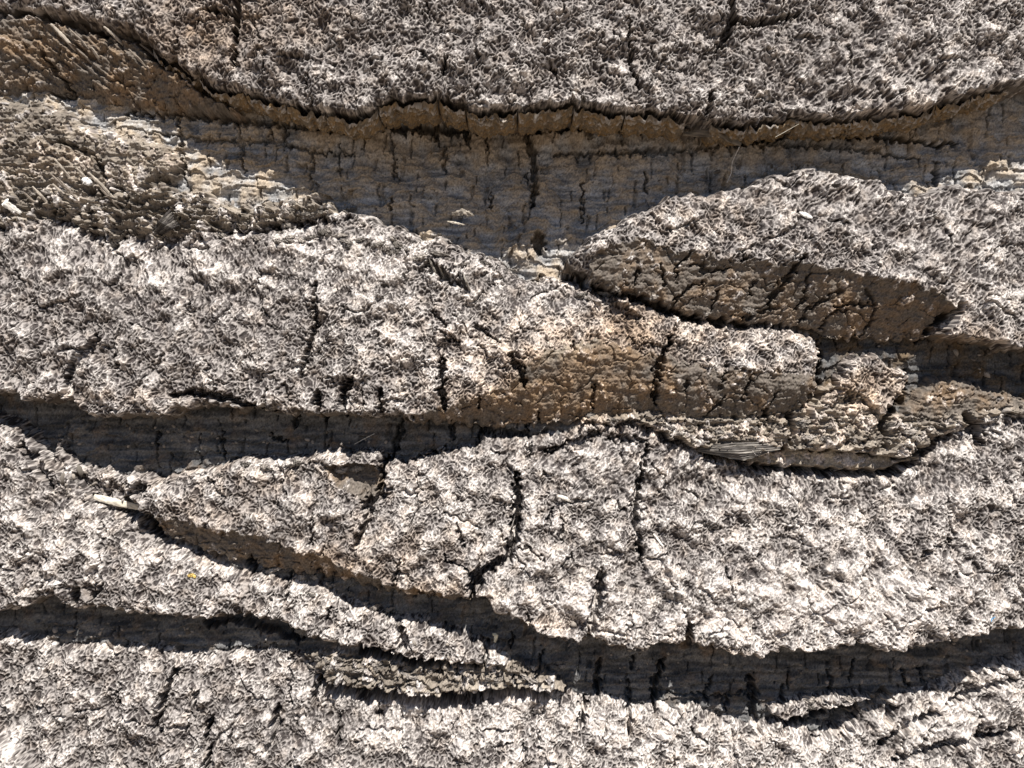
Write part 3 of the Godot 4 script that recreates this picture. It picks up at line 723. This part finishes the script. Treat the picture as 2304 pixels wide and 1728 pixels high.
func build_trunk() -> void:
	for a in [rows_h, rows_c, rows_l, rows_p, rows_n, rows_s]:
		a.resize(NY)
	for work in [relief_row, place_row, bend_row]:
		var id := WorkerThreadPool.add_group_task(work, NY)
		WorkerThreadPool.wait_for_group_task_completion(id)
	bark = StandardMaterial3D.new()
	bark.vertex_color_use_as_albedo = true
	bark.roughness = 0.95
	bark.metallic_specular = 0.25
	trunk = Node3D.new()
	trunk.name = "tree_trunk"
	trunk.set_meta("label", "thick grey furrowed bark of an old trunk, ridges running across the whole view")
	trunk.set_meta("category", "tree trunk")
	add_child(trunk, true)
	# share the skin out among the pieces of bark
	var remap := {}
	var verts := {}
	var norms := {}
	var cols := {}
	var inds := {}
	var stamp := PackedInt32Array()
	var owner_of := PackedInt32Array()
	inds = whole_pieces()
	var slot := PackedInt32Array()
	slot.resize(NX * NY)
	var holders := {}
	var keys := inds.keys()
	keys.sort()
	for key in keys:
		var cells: PackedInt32Array = inds[key]
		slot.fill(-1)
		var pv := PackedVector3Array()
		var pn := PackedVector3Array()
		var pc := PackedColorArray()
		var ix := PackedInt32Array()
		ix.resize(cells.size() * 6)
		var w := 0
		for cell_at in cells:
			var q := [cell_at, cell_at + 1, cell_at + NX, cell_at + NX + 1]
			for z in 4:
				var g: int = q[z]
				var s := slot[g]
				if s < 0:
					s = pv.size()
					slot[g] = s
					var jj := g / NX
					var ii := g - jj * NX
					pv.append(rows_p[jj][ii])
					pn.append(rows_n[jj][ii])
					pc.append(rows_c[jj][ii])
				q[z] = s
			ix[w] = q[0]
			ix[w + 1] = q[1]
			ix[w + 2] = q[2]
			ix[w + 3] = q[1]
			ix[w + 4] = q[3]
			ix[w + 5] = q[2]
			w += 6
		var arr := []
		arr.resize(Mesh.ARRAY_MAX)
		arr[Mesh.ARRAY_VERTEX] = pv
		arr[Mesh.ARRAY_NORMAL] = pn
		arr[Mesh.ARRAY_COLOR] = pc
		arr[Mesh.ARRAY_INDEX] = ix
		var mesh := ArrayMesh.new()
		mesh.add_surface_from_arrays(Mesh.PRIMITIVE_TRIANGLES, arr)
		mesh.surface_set_material(0, bark)
		var k: int = key / 6400
		var mi := MeshInstance3D.new()
		mi.mesh = mesh
		if l_splits[k].is_empty():
			mi.name = layers[k].name
			mi.set_meta("label", layers[k].label)
			trunk.add_child(mi, true)
		else:
			if not holders.has(k):
				var ho := Node3D.new()
				ho.name = layers[k].name
				ho.set_meta("label", layers[k].label)
				trunk.add_child(ho, true)
				holders[k] = ho
				if layers[k].label.begins_with("topmost"):
					top_ridge = ho
					build_underside(k)
			mi.name = "bark_block"
			holders[k].add_child(mi, true)


# sorts the squares of the skin into connected pieces; crumbs go to the piece beside them
func whole_pieces() -> Dictionary:
	var tag_of := PackedInt32Array()
	for j in NY:
		tag_of.append_array(rows_l[j])
	var found := {}
	for turn in 2:
		found = {}
		var seen := PackedByteArray()
		seen.resize(NX * NY)
		for j in NY - 1:
			for i in NX - 1:
				var start := j * NX + i
				if seen[start]:
					continue
				var key := tag_of[start]
				var cells := PackedInt32Array([start])
				seen[start] = 1
				var beside := -1
				var head := 0
				while head < cells.size():
					var q := cells[head]
					head += 1
					var qj := q / NX
					var qi := q - qj * NX
					for z in 4:
						var w := q
						if z == 0:
							if qi == 0:
								continue
							w = q - 1
						elif z == 1:
							if qi >= NX - 2:
								continue
							w = q + 1
						elif z == 2:
							if qj == 0:
								continue
							w = q - NX
						else:
							if qj >= NY - 2:
								continue
							w = q + NX
						if tag_of[w] != key:
							beside = tag_of[w]
						elif not seen[w]:
							seen[w] = 1
							cells.append(w)
				if turn == 0 and cells.size() < 420 and beside >= 0:
					for q in cells:
						tag_of[q] = beside
				elif cells.size() >= 30 or turn == 1:
					var own := key * 100
					while found.has(own):
						own += 1
					found[own] = cells
	return found


# the cork lumps that show on the underside of the topmost ridge's lip
func build_underside(k: int) -> void:
	var ends := [330, 440, 545, 640, 730, 850, 985, 1048, 1165, 1290, 1405, 1545, 1600, 1690, 1800, 1925, 2030, 2120, 2200, 2290]
	for e in ends.size() - 1:
		if ends[e] == 1545:
			continue
		var ua: float = ends[e] + 1.5
		var ub: float = ends[e + 1] - 1.5
		var nu := int((ub - ua) / 1.8)
		var nd := 62
		var st := SurfaceTool.new()
		st.begin(Mesh.PRIMITIVE_TRIANGLES)
		for q in nd + 1:
			var d := 3.0 * q + 20.0 + 9.0 * n_mid.get_noise_2d(ends[e] + 3.0 * q, 5.0)
			for i in nu + 1:
				var u := lerpf(ua, ub, float(i) / nu)
				var ci := clampi(int((u - U0) / G), 0, NX - 1)
				var b: float = yl[k][ci]
				var lip: float = hl[k][ci]
				var x := float(i) / nu
				var belly := pow(maxf(0.0, sin(PI * x)), 0.22)
				var fall := d / 200.0
				var lumps := n_knob.get_noise_2d(u * 0.55, d * 0.75 + e * 40.0)
				var n1 := n_mid.get_noise_2d(u, d * 1.2 + 900.0)
				var n2 := n_fine.get_noise_2d(u, d * 1.1 + 400.0)
				var out := -17.0 + 10.0 * belly - 6.0 * (1.0 + lumps) + 7.0 * n1 + 2.2 * n2 + 7.0 * smoothstep(0.1, 0.35, fall) - 13.0 * smoothstep(0.45, 1.0, fall)
				if q == 0:
					out -= 5.0
				var n3 := n_grain.get_noise_2d(u, d * 1.1 + 40.0)
				var tone := Color(0.17, 0.145, 0.115).lerp(Color(0.25, 0.175, 0.095), clampf(0.5 + 0.9 * n_tint.get_noise_2d(u * 1.5, d * 2.0 + 70.0) + 0.4 * n1, 0.0, 1.0))
				var rim := smoothstep(0.0, 0.35, 0.25 - fall * 3.0 + 1.4 * n1 + 0.6 * n2)
				tone = tone.lerp(Color(0.34, 0.315, 0.29), rim)
				var sp := 1.0 + 0.4 * n3 + 0.2 * n2
				st.set_color(Color(tone.r * sp, tone.g * sp, tone.b * sp))
				st.add_vertex(spot(u, b + out, lip - d + 3.0 * n1))
		for q in nd:
			for i in nu:
				var a := q * (nu + 1) + i
				for z in [a, a + 1, a + nu + 1, a + 1, a + nu + 2, a + nu + 1]:
					st.add_index(z)
		st.generate_normals()
		var mi := MeshInstance3D.new()
		mi.mesh = st.commit()
		mi.mesh.surface_set_material(0, bark)
		mi.name = "cork_lump"
		top_ridge.add_child(mi, true)


func build_ground() -> void:
	var g := MeshInstance3D.new()
	g.name = "ground"
	var pm := PlaneMesh.new()
	pm.size = Vector2(300, 300)
	g.mesh = pm
	var m := StandardMaterial3D.new()
	m.albedo_color = Color(0.20, 0.16, 0.12).linear_to_srgb()
	m.roughness = 1.0
	g.material_override = m
	g.set_meta("kind", "structure")
	add_child(g, true)


# a long body between two spots: flat or round, tapered to both ends, with fine ribs along it
func sliver(called: String, parent: Node, path: Array, width: float, thick: float, taper: float, ribs: float, tone: Color, ragged: float, seed_: int) -> MeshInstance3D:
	var rng := RandomNumberGenerator.new()
	rng.seed = seed_
	var n := path.size() / 3
	var steps := 26
	var around := 20
	var pv := PackedVector3Array()
	var pc := PackedColorArray()
	var ix := PackedInt32Array()
	for q in steps + 1:
		var t := float(q) / steps
		var f := t * (n - 1)
		var k := mini(int(f), n - 2)
		f -= k
		var c := Vector3(lerpf(path[k * 3], path[k * 3 + 3], f), lerpf(path[k * 3 + 1], path[k * 3 + 4], f), lerpf(path[k * 3 + 2], path[k * 3 + 5], f))
		var d := Vector2(path[k * 3 + 3] - path[k * 3], path[k * 3 + 4] - path[k * 3 + 1]).normalized()
		var side := Vector2(-d.y, d.x)
		var w := width * 0.5 * (1.0 - taper + taper * pow(sin(PI * clampf(t, 0.03, 0.97)), 0.7)) * (1.0 + ragged * rng.randf_range(-1.0, 1.0))
		for z in around:
			var a := TAU * z / around
			var rib := 1.0 + ribs * (1.0 if z % 2 == 0 else -1.0)
			var lift := thick * 0.5 * sin(a) * rib + ribs * 9.0 * n_fine.get_noise_2d(z * 23.0 + seed_, t * 25.0)
			var out := w * cos(a) * (1.0 + ribs * 0.5 * n_fine.get_noise_2d(z * 30.0 + seed_, t * 60.0))
			pv.append(spot(c.x + side.x * out, c.y + side.y * out, c.z + lift))
			var sp := 1.0 + 0.55 * n_fine.get_noise_2d(z * 17.0 + seed_ * 9.0, t * 40.0)
			pc.append(Color(tone.r * sp, tone.g * sp, tone.b * sp))
	for q in steps:
		for z in around:
			var a0 := q * around + z
			var a1 := q * around + (z + 1) % around
			ix.append_array(PackedInt32Array([a0, a0 + around, a1, a1, a0 + around, a1 + around]))
	for end_at in [0, steps]:
		var first: int = end_at * around
		for z in range(1, around - 1):
			ix.append_array(PackedInt32Array([first, first + z, first + z + 1] if end_at == 0 else [first, first + z + 1, first + z]))
	var st := SurfaceTool.new()
	st.begin(Mesh.PRIMITIVE_TRIANGLES)
	for i in pv.size():
		st.set_color(pc[i])
		st.add_vertex(pv[i])
	for i in ix:
		st.add_index(i)
	st.generate_normals()
	var mi := MeshInstance3D.new()
	mi.mesh = st.commit()
	mi.mesh.surface_set_material(0, bark)
	mi.name = called
	parent.add_child(mi, true)
	return mi


# the rest of the trunk, beyond the ridges in view
func build_outer_bark() -> void:
	var pv := PackedVector3Array()
	var pc := PackedColorArray()
	var ix := PackedInt32Array()
	var nu := 240
	var nv := 260
	var u_end := U0 + (NX - 1) * G
	var v_end := V0 + (NY - 1) * G
	for j in nv + 1:
		var tv := -1.0 + 2.0 * j / nv
		var v := MIDV + (absf(tv) * 1100.0 + pow(absf(tv), 3.0) * 16000.0) * signf(tv)
		for i in nu + 1:
			var tu := -1.0 + 2.0 * i / nu
			var u := MIDU + (absf(tu) * 1400.0 + pow(absf(tu), 3.0) * 14000.0) * signf(tu)
			var inside := minf(minf(u - U0, u_end - u), minf(v - V0, v_end - v))
			var band := n_low.get_noise_2d(u * 0.22, v * 0.9 + 60.0 * n_low.get_noise_2d(u * 0.3, 900.0))
			var h := -60.0 + 90.0 * smoothstep(-0.25, 0.15, band) + 22.0 * n_patch.get_noise_2d(u, v)
			h = lerpf(h, -420.0, smoothstep(-30.0, 40.0, inside))
			var a := (MIDV - v) * GRAIN / RADIUS
			var rr := RADIUS + h * GRAIN
			pv.append(Vector3((u - MIDU) * GRAIN, AXIS_HEIGHT + rr * sin(a), rr * cos(a) - RADIUS))
			pc.append(Color(0.12, 0.10, 0.085).lerp(Color(0.40, 0.375, 0.35), smoothstep(-0.2, 0.3, band)))
	for j in nv:
		for i in nu:
			var q := j * (nu + 1) + i
			ix.append_array(PackedInt32Array([q, q + 1, q + nu + 1, q + 1, q + nu + 2, q + nu + 1]))
	var st := SurfaceTool.new()
	st.begin(Mesh.PRIMITIVE_TRIANGLES)
	for i in pv.size():
		st.set_color(pc[i])
		st.add_vertex(pv[i])
	for i in ix:
		st.add_index(i)
	st.generate_normals()
	var mi := MeshInstance3D.new()
	mi.mesh = st.commit()
	mi.mesh.surface_set_material(0, bark)
	mi.name = "outer_bark"
	trunk.add_child(mi, true)


func lying(pts: Array, above: float) -> Array:
	var out: Array = []
	for i in pts.size() / 2:
		out.append_array([pts[i * 2], pts[i * 2 + 1], height_at(pts[i * 2], pts[i * 2 + 1]) + above])
	return out


func build_flakes() -> void:
	build_outer_bark()
	var pale := Color(0.52, 0.48, 0.41)
	var grey := Color(0.15, 0.14, 0.13)
	var dark := Color(0.06, 0.055, 0.053)
	# bristling splinters on the torn slope and the jagged shelf
	var n := 0
	for p in [[106, 48, 152, 100, 9], [229, 56, 262, 88, 8], [194, 98, 206, 126, 7], [160, 100, 186, 128, 5], [286, 108, 316, 140, 6], [112, 354, 140, 398, 7], [156, 371, 178, 402, 7], [191, 385, 238, 438, 8], [100, 385, 133, 426, 6], [108, 410, 148, 456, 7], [68, 418, 98, 460, 7], [40, 428, 66, 462, 6], [128, 402, 160, 446, 6], [216, 420, 250, 462, 6], [300, 86, 330, 110, 5], [150, 60, 190, 104, 5]]:
		var far := height_at(p[2], p[3])
		sliver("bark_splinter", trunk, [p[0], p[1], far + 26.0, (p[0] + p[2]) * 0.5, (p[1] + p[3]) * 0.5 - 2.0, far + 15.0, p[2], p[3], far - 3.0], p[4], p[4] * 0.8, 0.45, 0.12, Color(0.40, 0.36, 0.31) if p[4] > 6 else Color(0.27, 0.235, 0.20), 0.15, 100 + n)
		n += 1
	# curled flakes
	var fan := Node3D.new()
	fan.name = "bark_flake"
	fan.set_meta("label", "dark ribbed flake standing on edge like a dry leaf")
	trunk.add_child(fan, true)
	for i in 7:
		var q := i / 6.0
		sliver("thin_layer", fan, [336 + q * 22, 517 + q * 6, -24, 358 + q * 24, 498 + q * 12, -6 - q * 6, 380 + q * 16, 470 + q * 34, -14 - q * 8], 8, 6, 0.7, 0.3, [dark, grey, Color(0.085, 0.078, 0.074)][i % 3], 0.2, 190 + i)
	var leaf := Node3D.new()
	leaf.name = "split_flake"
	leaf.set_meta("label", "grey split flake of fanned thin layers under the pale ledge")
	trunk.add_child(leaf, true)
	for i in 8:
		var q := (i - 3.5) / 3.5
		sliver("thin_layer", leaf, [1576, 1014 + q * 3.0, -34 - absf(q) * 3.0, 1650 + i * 4, 1018 + q * 17.0, -16 - absf(q) * 6.0, 1768 - absf(q) * 46.0, 1010 + q * 13.0, -24], 6.5, 4.5, 0.7, 0.25, [grey, Color(0.24, 0.225, 0.205), Color(0.10, 0.093, 0.088)][i % 3], 0.25, 202 + i)
	sliver("bark_flake", trunk, [1545, 290, -50, 1625, 288, -40, 1680, 312, -60], 20, 8, 0.7, 0.25, Color(0.16, 0.14, 0.115), 0.15, 207)
	sliver("bark_flake", trunk, [1012, 470, -74, 1040, 467, -60, 1064, 473, -72], 13, 8, 0.6, 0.4, Color(0.33, 0.30, 0.26), 0.3, 208)
	sliver("bark_flake", trunk, [1002, 488, -66, 1020, 492, -60, 1042, 496, -66], 5, 4, 0.5, 0.1, pale, 0.2, 209)
	# flakes lifting along torn rims
	var rng := RandomNumberGenerator.new()
	rng.seed = 77
	var rims := [[470, 500, 1165, 590, 34], [1320, 950, 2120, 985, 34], [20, 440, 800, 465, 30], [650, 1490, 1260, 1540, 22], [560, 1290, 900, 1400, 14], [1750, 1600, 2200, 1590, 12], [1290, 640, 1800, 735, 14], [300, 1070, 860, 1040, 12]]
	for rim in rims:
		for i in int(rim[4]):
			var q := rng.randf()
			var u: float = lerpf(rim[0], rim[2], q) + rng.randf_range(-14, 14)
			var v: float = lerpf(rim[1], rim[3], q) + rng.randf_range(-22, 22)
			var len_ := rng.randf_range(16, 44)
			var turn := rng.randf_range(-0.35, 0.45)
			var du := cos(turn) * len_ * 0.5
			var dv := sin(turn) * len_ * 0.5
			var mid_h := height_at(u, v)
			var g := rng.randf_range(0.14, 0.40)
			sliver("bark_flake", trunk, [u - du, v - dv, minf(height_at(u - du, v - dv), mid_h) - 1.0, u, v, mid_h + rng.randf_range(3, 8), u + du, v + dv, minf(height_at(u + du, v + dv), mid_h) - 1.0], rng.randf_range(6, 13), rng.randf_range(3, 6), 0.75, 0.4, Color(g, g * 0.92, g * 0.84), 0.3, 400 + rng.randi_range(0, 9999))
	# comb of thin ribs below the notch
	for i in 9:
		var u := 964.0 + i * 9.5
		var v := 580.0 + i * 4.2
		var b := height_at(u + 16, v + 34)
		sliver("bark_rib", trunk, [u, v, -14, u + 9, v + 20, b + 9.0, u + 18, v + 40, b - 2.0], 5, 12, 0.5, 0.2, dark if i % 2 else Color(0.30, 0.28, 0.25), 0.2, 240 + i)


func loose(called: String, label: String, category: String, path: Array, width: float, thick: float, taper: float, ribs: float, tone: Color, seed_: int, group := "") -> void:
	var m := sliver(called, self, path, width, thick, taper, ribs, tone, 0.06, seed_)
	m.set_meta("label", label)
	m.set_meta("category", category)
	if group:
		m.set_meta("group", group)


# grit and crumbs that have fallen into the furrows
func build_crumbs() -> void:
	var rng := RandomNumberGenerator.new()
	rng.seed = 5150
	var st := SurfaceTool.new()
	st.begin(Mesh.PRIMITIVE_TRIANGLES)
	var base := 0
	var beds := [[400, 380, 1250, 520, 90], [60, 960, 900, 1010, 70], [900, 1400, 2250, 1560, 110], [40, 1410, 420, 1450, 40], [1900, 770, 2300, 850, 30], [1500, 340, 2100, 380, 40], [120, 1060, 290, 1130, 40]]
	for bed in beds:
		for i in int(bed[4]):
			var u := rng.randf_range(bed[0], bed[2])
			var v := rng.randf_range(bed[1], bed[3])
			var h := height_at(u, v)
			var size := rng.randf_range(1.5, 4.5)
			if rng.randf() < 0.12:
				size *= 1.8
			var g := rng.randf_range(0.10, 0.36)
			var tone := Color(g, g * 0.9, g * 0.8)
			var stretch := rng.randf_range(0.8, 2.2)
			var turn := rng.randf_range(0.0, PI)
			var ring: Array = []
			for z in 6:
				var a := TAU * z / 6.0
				var rr := size * rng.randf_range(0.7, 1.2)
				var x := cos(a) * rr * stretch
				var y := sin(a) * rr
				ring.append(Vector2(u + x * cos(turn) - y * sin(turn), v + x * sin(turn) + y * cos(turn)))
			for lift in [-0.4, 0.75]:
				for z in 6:
					st.set_color(tone)
					st.add_vertex(spot(lerpf(u, ring[z].x, 1.0 if lift < 0 else 0.7), lerpf(v, ring[z].y, 1.0 if lift < 0 else 0.7), h + size * lift))
			st.set_color(tone)
			st.add_vertex(spot(u, v, h + size * 1.05))
			for z in 6:
				var y := (z + 1) % 6
				for q in [z, z + 6, y, y, z + 6, y + 6, z + 6, 12, y + 6]:
					st.add_index(base + q)
			base += 13
	st.generate_normals()
	var mi := MeshInstance3D.new()
	mi.mesh = st.commit()
	mi.mesh.surface_set_material(0, bark)
	mi.name = "bark_crumbs"
	mi.set_meta("kind", "stuff")
	mi.set_meta("label", "grit and crumbs of bark fallen into the shaded furrows")
	mi.set_meta("category", "crumbs")
	add_child(mi, true)


func build_loose_things() -> void:
	build_crumbs()
	var a := height_at(196, 1126)
	var b := height_at(282, 1154)
	loose("straw", "pale flat piece of straw wedged across the gap left of the broad ridge", "straw", [188, 1124, a + 14, 236, 1136, maxf(a, b) + 16, 288, 1152, b + 14], 17, 5, 0.35, 0.08, Color(0.74, 0.70, 0.60), 301)
	loose("wood_sliver", "white sliver of wood lying on the broad pale ridge", "sliver", lying([1255, 1117, 1272, 1123, 1292, 1132], 7), 9, 5, 0.5, 0.1, Color(0.78, 0.74, 0.68), 302)
	loose("plant_fibre", "short pale fibre bent beside the deep crack of the broad ridge", "fibre", lying([1472, 1203, 1482, 1216, 1492, 1230], 6), 5, 4, 0.4, 0.1, Color(0.70, 0.67, 0.62), 303)
	loose("white_tuft", "small white tuft caught among the splinters at the left", "tuft", [166, 394, height_at(166, 400) + 14, 174, 398, height_at(174, 400) + 22, 184, 404, height_at(184, 404) + 12], 17, 13, 0.6, 0.3, Color(0.82, 0.82, 0.82), 304)
	loose("white_flake", "white curled flake at the left end of the jagged shelf", "flake", [-4, 440, height_at(2, 446) + 12, 6, 456, height_at(6, 456) + 20, 34, 476, height_at(34, 476) + 8], 16, 8, 0.7, 0.2, Color(0.74, 0.72, 0.68), 305)
	loose("white_fleck", "bright white fleck on the humped ridge under its rim", "fleck", lying([1802, 476, 1816, 482, 1831, 489], 5), 11, 7, 0.7, 0.2, Color(0.84, 0.83, 0.80), 306)
	loose("cream_curl", "cream curl standing out of the shaded furrow beside a pale tongue", "curl", [1107, 1446, height_at(1107, 1446) + 8, 1116, 1444, height_at(1116, 1446) + 20, 1112, 1462, height_at(1112, 1462) + 10], 9, 6, 0.5, 0.1, Color(0.74, 0.70, 0.55), 307)
	loose("lichen_spot", "tiny yellow lichen spot on the crest of the slanting ridge", "lichen", lying([418, 1297, 427, 1299, 436, 1302], 1), 10, 4, 0.8, 0.3, Color(0.72, 0.55, 0.20), 308)
	loose("blue_thread", "short blue thread on the broad ridge near its lower lip", "thread", lying([2217, 1392, 2222, 1387, 2229, 1383], 3), 2, 2, 0.3, 0.0, Color(0.10, 0.30, 0.55), 310)
	loose("cobweb_thread", "slack cobweb thread hanging in the shade above the humped rim", "cobweb", [1668, 326, -20, 1660, 352, -60, 1664, 372, -90, 1656, 392, -100], 0.9, 0.9, 0.0, 0.0, Color(0.75, 0.75, 0.75), 311)
	loose("cobweb_thread", "straight cobweb thread slanting off the dark lip of the topmost ridge", "cobweb", [1746, 307, -8, 1770, 294, -4, 1795, 281, 8], 0.9, 0.9, 0.0, 0.0, Color(0.70, 0.66, 0.56), 312)
	loose("cobweb_thread", "pale cobweb thread slanting across the dark blue-grey furrow", "cobweb", [788, 1003, -64, 812, 990, -56, 836, 978, -50], 0.9, 0.9, 0.0, 0.0, Color(0.75, 0.74, 0.70), 313)
